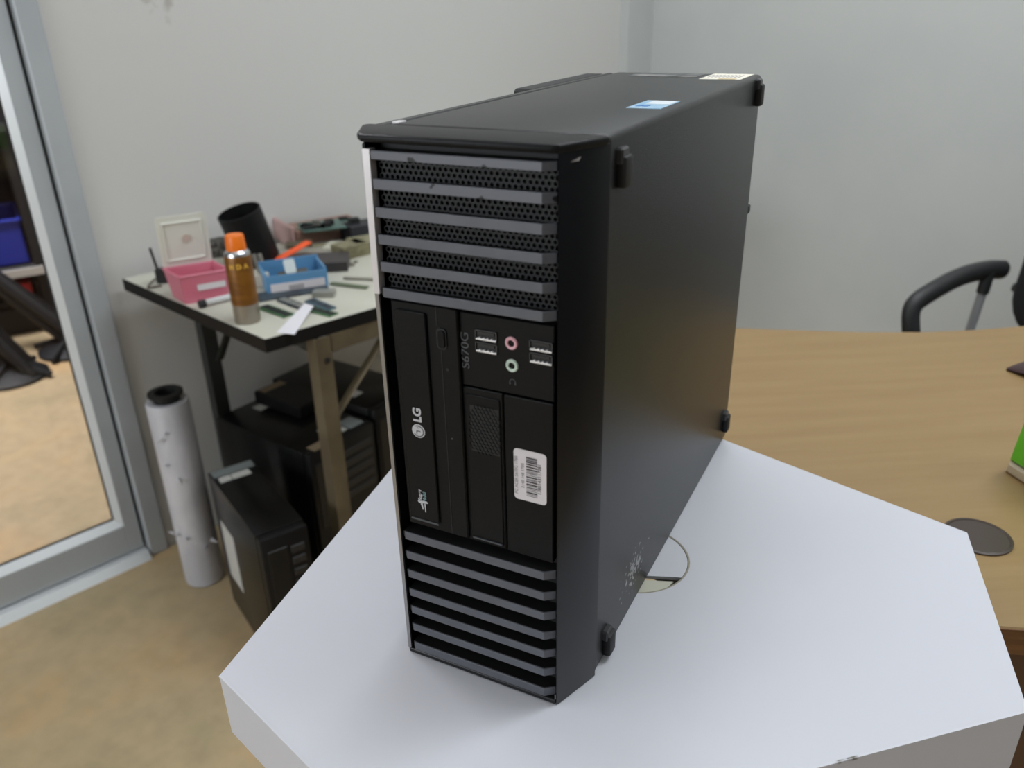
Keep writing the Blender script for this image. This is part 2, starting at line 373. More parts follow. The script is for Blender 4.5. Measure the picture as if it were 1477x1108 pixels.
cp = Vector((W-EB*.72+.0012, FY*.72, Z+.3322))
MB().raw([cp+Vector((-.0012, -.0035, -.0007)), cp+Vector((.0012, .0035, .0009)), cp+Vector((.0008, .002, -.0009)), cp+Vector((.0016, -.0006, .001))], [(0, 2, 1), (0, 1, 3)]).build('paint_chip', white_print, pc)
# silver trim along the left edge
tq = []
for z_, xa, xb in ((Z+.2555, .0113, .0149), (Z+.3325, .0122, .0166)):
    tq += [(xa, FY-.0005, z_), (xb, FY-.0005, z_), (xb, FY+.005, z_), (xa+.0004, FY+.005, z_)]
MB().raw(tq, [(0, 1, 2, 3), (7, 6, 5, 4), (0, 4, 5, 1), (1, 5, 6, 2), (2, 6, 7, 3), (3, 7, 4, 0)]).build('silver_trim', silver, pc)
MB().prism([(xl2-.0018, FY+.0040), (xl2-.0002, FY+.0002), (xl2+.0022, FY+.0002), (xl2+.0010, FY+.006)], Z+.004, Z+.3325, bev=.0003).build('edge_trim', mat('edge_trim', (150, 148, 148), .3, metal=.7), pc)
MB().prism([(xl2-.006, FY+.014), (xl2-.0022, FY+.004), (xl2+.0005, FY+.004), (xl2-.003, FY+.014)], Z+.0005, Z+.026, bev=.002).build('corner_guard', matte_black, pc)
# grille bars: six over the mesh, seven louvres below
chipped = mat('chipped_gunmetal', (92, 94, 101), .42, metal=.25, rgb2=(24, 24, 26), nscale=110, nlo=.635, nhi=.65, detail=5)
BX0 = .0163
def bar_mesh(h):
    return MB().prism([(BX0, FY+.0012), (BX0+.001, FY-.0004), (.1125, FY-.0004), (.1182, FY+.0042), (.1182, FY+.0058), (.1119, FY+.0012)], -h/2, h/2, bev=.0004)
def add_bar(zc, h, material):
    mb = bar_mesh(h); mb.v = [v+Vector((0, 0, Z+zc)) for v in mb.v]; o = mb.build('grille_bar', material, pc, angle=18)
    MB().prism([(BX0-.001, FY+.0013), (.1117, FY+.0013), (.1178, FY+.006), (.1178, RB+.0005), (BX0-.001, RB+.0005)], Z+zc-h/2+.0006, Z+zc+h/2-.0006).build('fin', deep_black, o)
for i, zc in enumerate((.3296, .3150, .3004, .2860, .2711, .2565)):
    add_bar(zc, .0046 if i == 0 else .0054, chipped if i < 2 else gunmetal)
for i, zc in enumerate((.0972, .0824, .0676, .0526, .0384, .0238)): add_bar(zc, .0056, gunmetal)
add_bar(.0077, .0062, gunmetal)
# perforated mesh with real holes
def honeycomb(x0, x1, z0, z1, pitch, r, y, depth, keep=None):
    mb = MB(); ro = pitch/math.sqrt(3); row = 0; zz = z0
    while zz <= z1:
        xx = x0 + (pitch/2 if row % 2 else 0)
        while xx <= x1:
            if keep is None or keep(xx, zz):
                ou = [(xx+ro*math.sin(R(60*k)), y, zz+ro*math.cos(R(60*k))) for k in range(6)]
                inn = [(xx+r*math.sin(R(60*k)), y, zz+r*math.cos(R(60*k))) for k in range(6)]
                bk = [(a, y+depth, c) for a, _, c in inn]
                fs = [(k, (k+1) % 6, 6+(k+1) % 6, 6+k) for k in range(6)] + [(6+k, 6+(k+1) % 6, 12+(k+1) % 6, 12+k) for k in range(6)]
                mb.raw(ou+inn+bk, fs)
            xx += pitch
        zz += pitch*math.sqrt(3)/2; row += 1
    return mb
hc = honeycomb(.0195, .1175, Z+.2575, Z+.331, .0032, .00115, FY+.0050, .002)
tag(hc.build('mesh_panel', mat('mesh_plastic', (24, 25, 27), .5, spec=.3), pc), 'black perforated mesh behind the upper grille bars', kind='stuff')
# optical drive front
od = MB().box(.0196, FY+.002, Z+.1065, .0618, FY+.013, Z+.2525, bev=.0008).build('optical_drive', black_plastic, pc)
MB().prism([(p[0], p[1]) for p in rrect(.0232, .1125, .0427, .2478, .0016)], -.0006, .0012, M=Matrix(((1, 0, 0, 0), (0, 0, 1, FY+.0008), (0, 1, 0, Z), (0, 0, 0, 1))), bev=.0005).build('tray_door', black_plastic, od)
Mf = lambda y: Matrix(((1, 0, 0, 0), (0, 0, 1, y), (0, 1, 0, Z), (0, 0, 0, 1)))          # (x, z, depth) -> world
MB().prism(rrect(.0232, .1118, .0427, .1131, .0006), 0, .0012, M=Mf(FY-.0002)).build('finger_lip', dim_print, od)
MB().prism(rrect(.0487, .2283, .0549, .2405, .0022), 0, .001, M=Mf(FY+.0012)).build('button_surround', deep_black, od)
MB().prism(rrect(.0497, .2293, .0542, .2395, .0018), 0, .002, M=Mf(FY+.0002), bev=.0004).build('eject_button', black_plastic, od)
MB().box(.0506, FY+.0018, Z+.1075, .0511, FY+.003, Z+.2275).box(.0486, FY+.0018, Z+.2415, .0491, FY+.003, Z+.252).build('groove', deep_black, od)
MB().prism([(.0541+.0009*math.cos(k*.5236), .2165+.0009*math.sin(k*.5236)) for k in range(12)], 0, .001, M=Mf(FY+.0018)).build('eject_pinhole', deep_black, od)
MB().prism([(.0545+.0006*math.cos(k*.5236), .1735+.0006*math.sin(k*.5236)) for k in range(12)], 0, .001, M=Mf(FY+.0018)).build('indicator', dim_print, od)
UPX, UPY = (0, 0, 1), (-1, 0, 0)                                   # lettering that reads upwards
yl = FY+.0002-.0002
text('drive_lettering', 'LG', .0074, (.0333, yl, Z+.1852), UPX, UPY, white_print, od, bold=.0003, xs=1.02)
n = 28
MB().prism([(.0332+.0044*math.cos(2*math.pi*k/n), .1747+.0044*math.sin(2*math.pi*k/n)) for k in range(n)], 0, .0004, M=Mf(yl-.0001)).build('drive_emblem', white_print, od)
em = MB()
em.raw([(.0332+rr*math.cos(R(a)), yl-.00025, Z+.1747+rr*math.sin(R(a))) for a in range(-150, 121, 15) for rr in (.0031, .0037)], [(2*i, 2*i+1, 2*i+3, 2*i+2) for i in range(18)])
em.raw([(.0318, yl-.00025, Z+.1744), (.0347, yl-.00025, Z+.1744), (.0347, yl-.00025, Z+.1750), (.0318, yl-.00025, Z+.1750)], [(0, 1, 2, 3)])
em.raw([(.0318, yl-.00025, Z+.1728), (.0324, yl-.00025, Z+.1728), (.0324, yl-.00025, Z+.1750), (.0318, yl-.00025, Z+.1750)], [(0, 1, 2, 3)])
em.raw([(.0327, yl-.00025, Z+.1765), (.0334, yl-.00025, Z+.1765), (.0334, yl-.00025, Z+.1772), (.0327, yl-.00025, Z+.1772)], [(0, 1, 2, 3)])
em.build('emblem_marks', mat('emblem_marks', (70, 70, 74), .5), od)
text('drive_lettering', 'Super', .0036, (.0308, yl, Z+.1308), UPX, UPY, white_print, od, bold=.0001, xs=.95)
text('drive_lettering', 'Multi', .0036, (.0340, yl, Z+.1300), UPX, UPY, teal_print, od, bold=.0001, xs=.95)
sw = MB(); sw.prism([(.0288, .1262), (.0297, .1248), (.0362, .1258), (.0352, .1272)], 0, .0003, M=Mf(yl-.0002))
sw.prism([(.0306, .1252), (.0322, .1252), (.0326, .1206), (.0320, .1206)], 0, .0003, M=Mf(yl-.0002)); sw.prism([(.0334, .1252), (.0342, .1252), (.0343, .1192), (.0337, .1192)], 0, .0003, M=Mf(yl-.0002))
sw.build('drive_swoosh', white_print, od)
# front connector panel, 4 mm behind the front plane
KREC = True
io = MB().box(.0632, FY+.0045, Z+.2103, .1188, FY+.012, Z+.2525, bev=.0005).build('connector_panel', black_plastic, pc)
text('model_lettering', 'S670G', .0066, (.0672, FY+.0043, Z+.231), UPX, UPY, mat('model_print', (74, 76, 80), .5), io, xs=1.2)
def usb(x0, z0):
    y = FY+.0042; s = MB()
    s.box(x0, y-.0006, z0, x0+.0128, y+.0006, z0+.0004).box(x0, y-.0006, z0+.0051, x0+.0128, y+.0006, z0+.0055).box(x0, y-.0006, z0, x0+.0004, y+.0006, z0+.0055).box(x0+.0124, y-.0006, z0, x0+.0128, y+.0006, z0+.0055)
    sh = s.build('usb_port', mat('port_shell', (86, 87, 90), .35, metal=.7), io)
    MB().box(x0+.0004, y+.0002, z0+.0004, x0+.0124, y+.0008, z0+.0051).build('cavity', deep_black, sh)
    MB().box(x0+.0016, y-.0004, z0+.0031, x0+.0112, y+.0004, z0+.0046).build('tongue', mat('usb_tongue', (30, 30, 31), .5), sh)
    MB().box(x0+.0006, y-.0012, z0+.0002, x0+.0126, y+.0003, z0+.0011, bev=.0001).build('shield_lip', mat('bright_lip', (225, 225, 228), .3, metal=.6), sh)
    c = MB()
    for k in range(4): c.box(x0+.0022+k*.0024, y-.0009, z0+.0011, x0+.0032+k*.0024, y+.0002, z0+.0016)
    c.build('contacts', silver, sh)
for x0 in (.0737, .1052):
    usb(x0, Z+.2386-(0 if x0 < .1 else .0007)); usb(x0, Z+.2318-(0 if x0 < .1 else .0007))
def jack(x, z, ring, hole):
    Mj = Matrix.Translation((x, FY+.0045, z)) @ Matrix.Rotation(R(90), 4, 'X')
    j = MB().lathe([(.0019, -.002), (.0034, -.002), (.0036, .0006), (.0031, .0012), (.0019, .0010), (.0019, -.002)], 28, Mj, cap=False).build('audio_jack', ring, io)
    MB().lathe([(.0019, -.004), (.0019, -.0012)], 20, Mj).build('jack_hole', hole, j)
jack(.0948, Z+.2396, mat('pink_ring', (214, 164, 174), .4), mat('pink_dark', (96, 36, 44), .5))
jack(.0949, Z+.2271, mat('mint_ring', (190, 206, 192), .4), mat('green_dark', (44, 60, 48), .5))
ps = MB(); yy = FY+.0043
ps.raw([(.0949+rr*math.cos(R(a)), yy, Z+.2176+rr*math.sin(R(a))) for a in range(0, 181, 20) for rr in (.0014, .0018)], [(2*i, 2*i+1, 2*i+3, 2*i+2) for i in range(9)])
ps.raw([(.0930, yy, Z+.2160), (.0937, yy, Z+.2160), (.0937, yy, Z+.2178), (.0930, yy, Z+.2178)], [(0, 1, 2, 3)]); ps.raw([(.0961, yy, Z+.2160), (.0968, yy, Z+.2160), (.0968, yy, Z+.2178), (.0961, yy, Z+.2178)], [(0, 1, 2, 3)])
ps.build('headphone_symbol', dim_print, io)
# card reader blank with round vent and the plain blank with the sticker
cp_ = MB().box(.0634, FY+.0042, Z+.1085, .0887, FY+.012, Z+.2093, bev=.0006).build('card_panel', black_plastic, pc)
MB().prism(rrect(.0662, .1108, .0872, .2055, .001), 0, .001, M=Mf(FY+.0034), bev=.0004).build('card_cover', black_plastic, cp_)
MB().box(.0672, FY+.0024, Z+.1115, .0868, FY+.0036, Z+.1124, bev=.0003).build('lower_lip', dim_print, cp_)
vh = honeycomb(.0690, .0862, Z+.1712, Z+.1992, .00245, .00112, FY+.0030, .0012, keep=lambda x, z: abs(z-Z-.185)+max(0, abs(x-.0776)-.004)*.75 < .0150)
tag(vh.build('vent_holes', mat('vent_plastic', (20, 21, 23), .5, spec=.2), cp_), 'small honeycomb vent in the card cover', kind='stuff')
MB().box(.0688, FY+.0033, Z+.171, .0866, FY+.00345, Z+.1995).build('vent_backing', deep_black, cp_)
bp_ = MB().box(.0894, FY+.0038, Z+.1085, .1186, FY+.012, Z+.2093, bev=.0006).build('blank_panel', black_plastic, pc)
st = MB().prism(rrect(.0950, .1466, .1147, .1787, .0022), 0, .0003, M=Mf(FY+.0034)).build('barcode_sticker', paper_white, pc)
# printed bars and lines on the sticker, joined because they are flat print
bars = MB(); rz = random.Random(3); zz = Z+.1502
while zz < Z+.1746:
    w = rz.choice((.0003, .0003, .0006, .0009)); bars.raw([(.1026, FY+.0032, zz), (.1092, FY+.0032, zz), (.1092, FY+.0032, zz+w), (.1026, FY+.0032, zz+w)], [(0, 1, 2, 3)]); zz += w + rz.choice((.0003, .0005, .0007))
bars.build('barcode', ink, st)
text('sticker_print', '1780143117081', .0030, (.1107, FY+.0033, Z+.1625), UPX, UPY, ink, st, xs=1.0)
text('sticker_print', 'PC ACER S670G 1780', .0026, (.0965, FY+.0033, Z+.1620), UPX, UPY, ink_light, st)
text('sticker_print', '2140 148 1700', .0026, (.1005, FY+.0033, Z+.1625), UPX, UPY, ink_light, st)
KREC = False
# rubber feet on the side panel
def foot(y, z, h=.017):
    f = MB().box(W-.001, y-.0055, Z+z-h/2, W+.0055, y+.0055, Z+z+h/2, bev=.0018, seg=2).build('rubber_foot', matte_black, pc)
    MB().box(W-.001, y-.0065, Z+z+h/2-.004, W+.0035, y+.0035, Z+z+h/2+.004, bev=.001).build('foot_clip', mat('foot_clip', (58, 58, 60), .4), f)
foot(.0175, .3205, .016); foot(.341, .3255); foot(.341, .0235); foot(.0215, .0125)
# stickers on the top
def sticker(name, pts, material, z=Z+H): return MB().prism(pts, z, z+.0003).build(name, material, pc)
wsx = sticker('operating_system_sticker', [(.1035, .105), (.1245, .105), (.1245, .146), (.1035, .146)], mat('sticker_blue', (134, 176, 206), .4, rgb2=(170, 200, 222), nscale=60))
MB().prism([(.1085, .126), (.1235, .126), (.1235, .1445), (.1085, .1445)], Z+H+.0003, Z+H+.0005).build('sticker_field', mat('sticker_white', (214, 222, 228), .4), wsx)
fl4 = MB()
for i, cx in enumerate((.1055, .1062)):
    for cy in (.1125, .1165): fl4.box(.1065+i*.0042, cy, Z+H+.0003, .1065+i*.0042+.0036, cy+.0034, Z+H+.0005)
fl4.build('window_mark', mat('window_mark', (70, 130, 190), .4), wsx)
sl = sticker('serial_label', [(.094, .302), (.1265, .302), (.1265, .353), (.094, .353)], mat('label_cream', (226, 222, 206), .5))
MB().prism([(.109, .302), (.1225, .302), (.1225, .309), (.109, .309)], Z+H+.0003, Z+H+.0005).build('label_gold', mat('label_gold', (206, 184, 140), .5), sl)
lx = MB()
for k in range(9): lx.box(.0965+k*.003, .318, Z+H+.0003, .0965+k*.003+.0012, .34, Z+H+.0004)
lx.build('label_print', ink_light, sl)
sticker('faded_label', [(.030, .318), (.088, .318), (.088, .346), (.030, .346)], mat('faded_label', (64, 65, 66), .5, rgb2=(120, 120, 118), nscale=70, nlo=.45, nhi=.6))

# ================================================================== the wooden desk with what stands on it
wood = None
def wood_material():
    m = mat('light_wood', (202, 164, 108), .45); nt = m.node_tree; b = nt.nodes['Principled BSDF']; L = nt.links.new
    tc = nt.nodes.new('ShaderNodeTexCoord'); mp = nt.nodes.new('ShaderNodeMapping'); mp.vector_type = 'TEXTURE'; mp.inputs['Rotation'].default_value = (0, 0, R(31)); mp.inputs['Scale'].default_value = (.8, .06, .06)
    n1 = nt.nodes.new('ShaderNodeTexNoise'); n1.inputs['Scale'].default_value = 3; n1.inputs['Detail'].default_value = 6; n1.inputs['Roughness'].default_value = .6
    r = nt.nodes.new('ShaderNodeValToRGB'); r.color_ramp.elements[0].position = .32; r.color_ramp.elements[0].color = lin((138, 111, 71)); r.color_ramp.elements[1].position = .7; r.color_ramp.elements[1].color = lin((148, 122, 82))
    L(tc.outputs['Object'], mp.inputs[0]); L(mp.outputs[0], n1.inputs['Vector']); L(n1.outputs['Fac'], r.inputs[0]); L(r.outputs[0], b.inputs['Base Color']); return m
wood = wood_material(); wood_dark = mat('brown_edge', (128, 88, 50), .5, rgb2=(110, 74, 42), nscale=20, stretch=(1, 1, 8))
ZD = .74
MD = frame((.39, .274, 0), R(20))
desk = thing('wooden_desk', MD @ Vector((.5, .4, 0)), 'light wooden office desk with curved far edge behind the white table', 'desk')
dpts = [(-.27, 0), (1.3, 0), (1.3, .70), (.95, .70), (.8, .70), (.65, .705), (.5, .72), (.4, .728), (.316, .719), (.228, .695), (.15, .682), (.066, .676), (-.03, .677), (-.133, .681), (-.27, .69)]
MB().prism(dpts, ZD-.027, ZD, M=MD, bev=.001).build('desk_top', wood, desk)
MB().prism([(p[0], p[1]) for p in [(-.27, -.0015), (1.3, -.0015), (1.3, 0), (-.27, 0)]], ZD-.027, ZD-.001, M=MD).build('edge_band', wood_dark, desk)
MB().box(-.2, .06, .08, 1.24, .078, ZD-.027, M=MD).build('modesty_panel', mat('modesty_brown', (84, 58, 38), .5), desk)
for x in (-.2, 1.22): MB().box(x, .078, 0, x+.02, .62, ZD-.027, M=MD).build('leg_panel', wood_dark, desk)
gc = (gp(1365, 748, ZD)+gp(1440, 778, ZD))/2; gc = Vector((.372, .405, 0))
MB().lathe([(.030, ZD-.004), (.0305, ZD+.0015), (.028, ZD+.0022), (.027, ZD+.0012), (.0, ZD+.0012)], 36, Matrix.Translation((gc.x, gc.y, 0)), cap=False).build('cable_cap', mat('dark_brown_plastic', (62, 50, 44), .45), desk)
# green dispenser at the right edge
gb = gp(1447, 680, ZD); GM = frame((gb.x, gb.y, ZD), R(-50))
gr = thing('tape_dispenser', (gb.x+.05, gb.y-.0, ZD), 'bright green plastic dispenser with beige foot on the wooden desk', 'dispenser')
green = mat('bright_green', (96, 196, 40), .3)
MB().prism([(0, 0), (.13, 0), (.13, .014), (.002, .014)], 0, .06, M=GM @ Matrix(((1, 0, 0, 0), (0, 0, 1, 0), (0, 1, 0, 0), (0, 0, 0, 1))), bev=.003).build('foot', mat('beige_plastic', (190, 176, 150), .5), gr)
MB().prism([(.0, .014), (.13, .014), (.125, .085), (.06, .114), (.028, .114), (.016, .11), (.006, .08)], .001, .059, M=GM @ Matrix(((1, 0, 0, 0), (0, 0, 1, 0), (0, 1, 0, 0), (0, 0, 0, 1))), bev=.006, seg=3).build('body', green, gr)
MB().box(.03, .02, .112, .045, .04, .1152, bev=.002, M=GM).build('slot', deep_black, gr)
# dark brown pouch
pb_ = gp(1453, 530, ZD); PM = frame((pb_.x, pb_.y, ZD), R(2))
pouch = MB()
prof = [(-.002, 0, .004), (.02, -.02, .014), (.06, -.035, .022), (.12, -.04, .024), (.17, -.03, .014)]
lv = []
for i, (x, _, h) in enumerate(prof):
    w = (.003, .022, .04, .045, .036)[i]
    for k in range(10):
        a = 2*math.pi*k/10; lv.append((x, -.012+w*math.cos(a), h/2+h/2*math.sin(a)))
fs = [(i*10+k, i*10+(k+1) % 10, (i+1)*10+(k+1) % 10, (i+1)*10+k) for i in range(4) for k in range(10)] + [tuple(range(10)), tuple(range(40, 50))[::-1]]
tag(pouch.raw(lv, fs, PM).build('leather_pouch', mat('dark_leather', (58, 34, 36), .4), angle=60), 'dark brown pouch with pointed tip lying on the wooden desk', 'pouch')

# ================================================================== office chair behind the desk
chair_black = mat('chair_black', (34, 35, 36), .5); fabric_black = mat('fabric_black', (22, 23, 26), .85, bump=.3, bscale=600)
ca = R(55); cs = Vector((.487, 1.30, 0)); CM = frame(cs, ca - R(90))         # local +y towards the backrest
chair = thing('office_chair', (cs.x, cs.y, 0), 'black office chair with sloping armrest behind the wooden desk', 'chair')
arm = [yp(1318, 520, 1.285), yp(1314, 480, 1.29), yp(1313, 447, 1.30), yp(1324, 433, 1.315), yp(1345, 420, 1.345), yp(1375, 403, 1.395), yp(1400, 394, 1.435), yp(1425, 389, 1.48), yp(1445, 389, 1.52)]
ar = MB().tube(arm, (.02, .0165), 14, smooth=2).build('armrest', chair_black, chair)
s0 = yp(1425, 398, 1.47); s1 = yp(1398, 478, 1.46); s2 = s1 + (s1-s0)*.8
MB().tube([s0, s1, s2], .009, 10).build('strut', mat('strut_metal', (190, 192, 195), .25, metal=.5), ar); MB().tube([s0+Vector((0, 0, .008)), s0+(s1-s0)*.3], .012, 10).build('strut_sleeve', chair_black, ar)
off = Vector((math.cos(ca-R(90)), math.sin(ca-R(90)), 0))*.40
off = off*.95 - Vector((0, 0, .03))
ar2 = MB().tube([p+off for p in arm], (.02, .0165), 14, smooth=2).build('armrest', chair_black, chair)
MB().tube([p+off for p in (s0, s1, s2)], .009, 10).build('strut', chrome, ar2)
MB().prism(rrect(-.235, -.2, .235, .25, .07), .41, .48, M=CM, bev=.02, seg=3).build('seat', fabric_black, chair)
MB().box(-.03, .2, .39, .03, .29, .41, M=CM).tube([CM @ Vector((0, .24, .40)), CM @ Vector((0, .31, .42)), CM @ Vector((0, .335, .62))], .018, 8).build('back_bracket', chair_black, chair)
BM_ = CM @ Matrix.Translation((0, .275, .52)) @ Matrix.Rotation(R(82), 4, 'X')
MB().prism(rrect(-.225, 0, .225, .36, .10, 6), -.06, 0, M=BM_, bev=.02, seg=3).build('backrest', fabric_black, chair)
kb = BM_ @ Vector((-.235, .10, -.03)); MB().tube([kb, kb+Vector((.03, -.02, 0))], .010, 10).build('knob', chair_black, chair)
MB().tube([CM @ Vector((0, 0, .1)), CM @ Vector((0, 0, .41))], .025, 12).build('gas_lift', chair_black, chair)
for k in range(5):
    a = R(72*k+20); t = Vector((math.cos(a), math.sin(a), 0))
    lg = MB().tube([CM @ Vector((0, 0, .1)), CM @ (t*.27+Vector((0, 0, .07)))], .018, 8).build('base_arm', chair_black, chair)
    MB().tube([CM @ (t*.27+Vector((0, 0, .025)))-Vector((.012, 0, 0)), CM @ (t*.27+Vector((0, 0, .025)))+Vector((.012, 0, 0))], .025, 12).tube([CM @ (t*.27+Vector((0, 0, .03))), CM @ (t*.27+Vector((0, 0, .08)))], .008, 8).build('caster', matte_black, lg)

# ================================================================== work table by the wall
ZW = .70
WA0, WB0, WC0 = gp(178, 402, ZW), gp(382, 489, ZW), gp(539, 444, ZW)
MWT = frame((WA0.x, WA0.y, 0), R(71.5))        # local x along the wall, -y away from it
def wt(x, y, z=ZW): return MWT @ Vector((x, y, z))
wtab = thing('work_table', wt(.5, -.285, 0), 'white topped folding work table with black edge against the wall', 'table')
table_white = mat('table_white', (200, 198, 185), .5, rgb2=(192, 190, 177), nscale=6)
olive_steel = mat('olive_steel', (112, 101, 80), .5, metal=.3, rgb2=(98, 88, 68), nscale=12)
dark_steel = mat('dark_steel', (54, 55, 53), .55, metal=.3)
TL = 1.15
lb_, lc_ = MWT.inverted() @ WB0, MWT.inverted() @ WC0; ksl = (lc_.y-lb_.y)/(lc_.x-lb_.x)
FE = [(0, 0), (TL, 0), (TL, lb_.y+ksl*(TL-lb_.x)), (lb_.x, lb_.y)]
TWd = -lb_.y
MB().prism(FE[::-1], ZW-.025, ZW, M=MWT, bev=.0008).build('table_top', table_white, wtab)
eb = MB()
cx = [(-.002, .002), (TL+.002, .002), (TL+.002, FE[2][1]-.002), (lb_.x-.002, -TWd-.002)]
for i in range(4):
    a, b = cx[i], cx[(i+1) % 4]; a2, b2 = FE[i], FE[(i+1) % 4]
    eb.prism([a, b, b2, a2], ZW-.0255, ZW-.0008, M=MWT)
eb.build('edge_band', mat('edge_black', (24, 22, 21), .55, spec=.2), wtab)
flp = gp(458, 484, .675); MI = MWT.inverted(); lf = MI @ flp
def leg(x, y, material, bolts=True):
    l = MB().box(x-.016, y-.016, .006, x+.016, y-.012, ZW-.026, M=MWT).box(x-.016, y-.012, .006, x-.012, y+.016, ZW-.026, M=MWT).build('leg', material, wtab)
    MB().box(x-.02, y-.02, 0, x+.02, y+.02, .006, M=MWT).build('foot_pad', matte_black, l)
    if bolts: MB().lathe([(.005, 0), (.005, .004), (.0, .004)], 10, MWT @ Matrix.Translation((x+.004, y-.016, ZW-.07)) @ Matrix.Rotation(R(90), 4, 'X'), cap=False).build('bolt', matte_black, l)
    return l
leg(lf.x, lf.y, olive_steel); leg(lf.x, -.055, dark_steel); leg(TL-.1, lf.y, olive_steel); leg(TL-.1, -.055, dark_steel)
MB().box(lf.x+.02, lf.y-.013, ZW-.06, TL-.12, lf.y+.004, ZW-.026, M=MWT).build('apron', olive_steel, wtab)
MB().box(lf.x-.012, lf.y+.02, ZW-.06, lf.x+.012, -.07, ZW-.026, M=MWT).build('apron', dark_steel, wtab)
def brace(p0, p1, material):
    return MB().tube([MWT @ Vector(p0), MWT @ Vector(p1)], (.011, .004), 8).build('brace', material, wtab)
brace((lf.x+.02, lf.y+.006, .50), (lf.x+.19, lf.y+.006, ZW-.03), olive_steel)
brace((lf.x, -.10, ZW-.20), (lf.x, -.24, ZW-.03), dark_steel)

# ---- things on the work table (positions surveyed on the table top)
def P(u, v, z=ZW): return gp(u, v, z)
def ang(a, b): return math.atan2(b.y-a.y, b.x-a.x)
# pink box with its clear lid standing open
rimz = ZW+.056
kfl, kfr, kbl, kbr = P(258, 401, rimz), P(330, 389, rimz), P(235, 388, rimz), P(307, 377, rimz)
pink = mat('pink_plastic', (226, 128, 150), .3, trans=.25); clear = mat('clear_lid', (226, 226, 216), .4, trans=.1)
pc0 = (kfl+kfr+kbl+kbr)/4
pk = thing('storage_box', (pc0.x, pc0.y, ZW), 'open pink plastic box with clear lid standing up', 'box')
def loft_box(q, zt, zb, shrink, th):
    c = sum(q, Vector())/4; o_t = [Vector((p.x, p.y, zt)) for p in q]; o_b = [Vector((c.x+(p.x-c.x)*shrink, c.y+(p.y-c.y)*shrink, zb)) for p in q]
    i_t = [Vector((c.x+(p.x-c.x)*(1-th), c.y+(p.y-c.y)*(1-th), zt)) for p in q]; i_b = [Vector((c.x+(p.x-c.x)*(shrink-th), c.y+(p.y-c.y)*(shrink-th), zb+.003)) for p in q]
    vs = o_t+o_b+i_t+i_b; fs = []
    for k in range(4):
        k2 = (k+1) % 4; fs += [(k, k2, 4+k2, 4+k), (8+k, 8+k2, k2, k), (12+k, 12+k2, 8+k2, 8+k)]
    fs += [(4, 5, 6, 7), (12, 13, 14, 15)]; return MB().raw(vs, fs)
loft_box([kfl, kfr, kbr, kbl], rimz, ZW, .86, .06).build('body', pink, pk)
rm = MB()
for a, b in ((kfl, kfr), (kfr, kbr), (kbr, kbl), (kbl, kfl)): rm.tube([a, b], .0025, 6)
rm.build('rim', pink, pk)
fdir = (kfr-kfl).normalized(); fn = Vector((fdir.y, -fdir.x, 0))
lb = kfl + fdir*.03 + fn*-.0015; lw = (kfr-kfl).length-.04
MB().raw([lb+Vector((0, 0, -.032))+fdir*0, lb+fdir*lw+Vector((0, 0, -.032)), lb+fdir*lw+Vector((0, 0, -.02)), lb+Vector((0, 0, -.02))], [(0, 1, 2, 3)]).build('label_strip', paper_white, pk)
ld = (kbr-kbl).normalized(); ln_ = Vector((-ld.y, ld.x, 0)); hh = up_at((kbl+kbr)/2, 262, 308)-rimz
lm = Matrix.Translation(kbl) @ Matrix(((ld.x, -ln_.x*.12, ln_.x, 0), (ld.y, -ln_.y*.12, ln_.y, 0), (0, 1, 0, 0), (0, 0, 0, 1)))
LW = (kbr-kbl).length
lid = MB().prism(rrect(0, 0, LW, hh, .008), 0, .003, M=lm).build('lid', clear, pk)
mb = MB()
for a, b in (((.012, .014), (LW-.012, .014)), ((LW-.012, .014), (LW-.012, hh-.014)), ((LW-.012, hh-.014), (.012, hh-.014)), ((.012, hh-.014), (.012, .014))): mb.tube([lm @ Vector((a[0], a[1], -.001)), lm @ Vector((b[0], b[1], -.001))], .002, 6)
mb.build('lid_rib', clear, lid)
MB().lathe([(.008, -.003), (.007, 0), (.003, .001)], 14, lm @ Matrix.Translation((LW*.55, hh*.55, 0))).build('lid_boss', mat('boss', (196, 180, 168), .5), lid)
# spray can
sp = P(358, 463); SM = Matrix.Translation((sp.x, sp.y, ZW))
can = thing('spray_can', (sp.x, sp.y, ZW), 'brown spray can with orange cap at the work table edge', 'spray can')
MB().lathe([(.0225, 0), (.0235, .003), (.0235, .036)], 32, SM).build('can_base', mat('can_steel', (150, 142, 130), .35, metal=.5), can)
bd = MB().lathe([(.0237, .036), (.0237, .121), (.0225, .125)], 32, SM).build('can_body', mat('can_brown', (134, 88, 28), .35, metal=.25, rgb2=(112, 70, 24), nscale=20, stretch=(1, 1, 4)), can)
MB().lathe([(.0225, .125), (.0215, .130), (.0165, .1345)], 32, SM).build('can_shoulder', chrome, can)
MB().lathe([(.0172, .1335), (.0172, .139), (.0160, .158), (.0148, .1605), (.006, .161)], 28, SM).build('cap', mat('cap_orange', (240, 120, 24), .4), can)
vd = Vector((CAM.x-sp.x, CAM.y-sp.y, 0)).normalized(); va = math.atan2(vd.y, vd.x)
for k, ch in enumerate('HDA'):
    a = va - .56 + k*.52; o = Vector((sp.x+.0239*math.cos(a), sp.y+.0239*math.sin(a), ZW+.108))
    text('can_lettering', ch, .0115, o, (-math.sin(a), math.cos(a), 0), (0, 0, 1), mat('gold_print', (228, 178, 70), .4), can, bold=.0006)
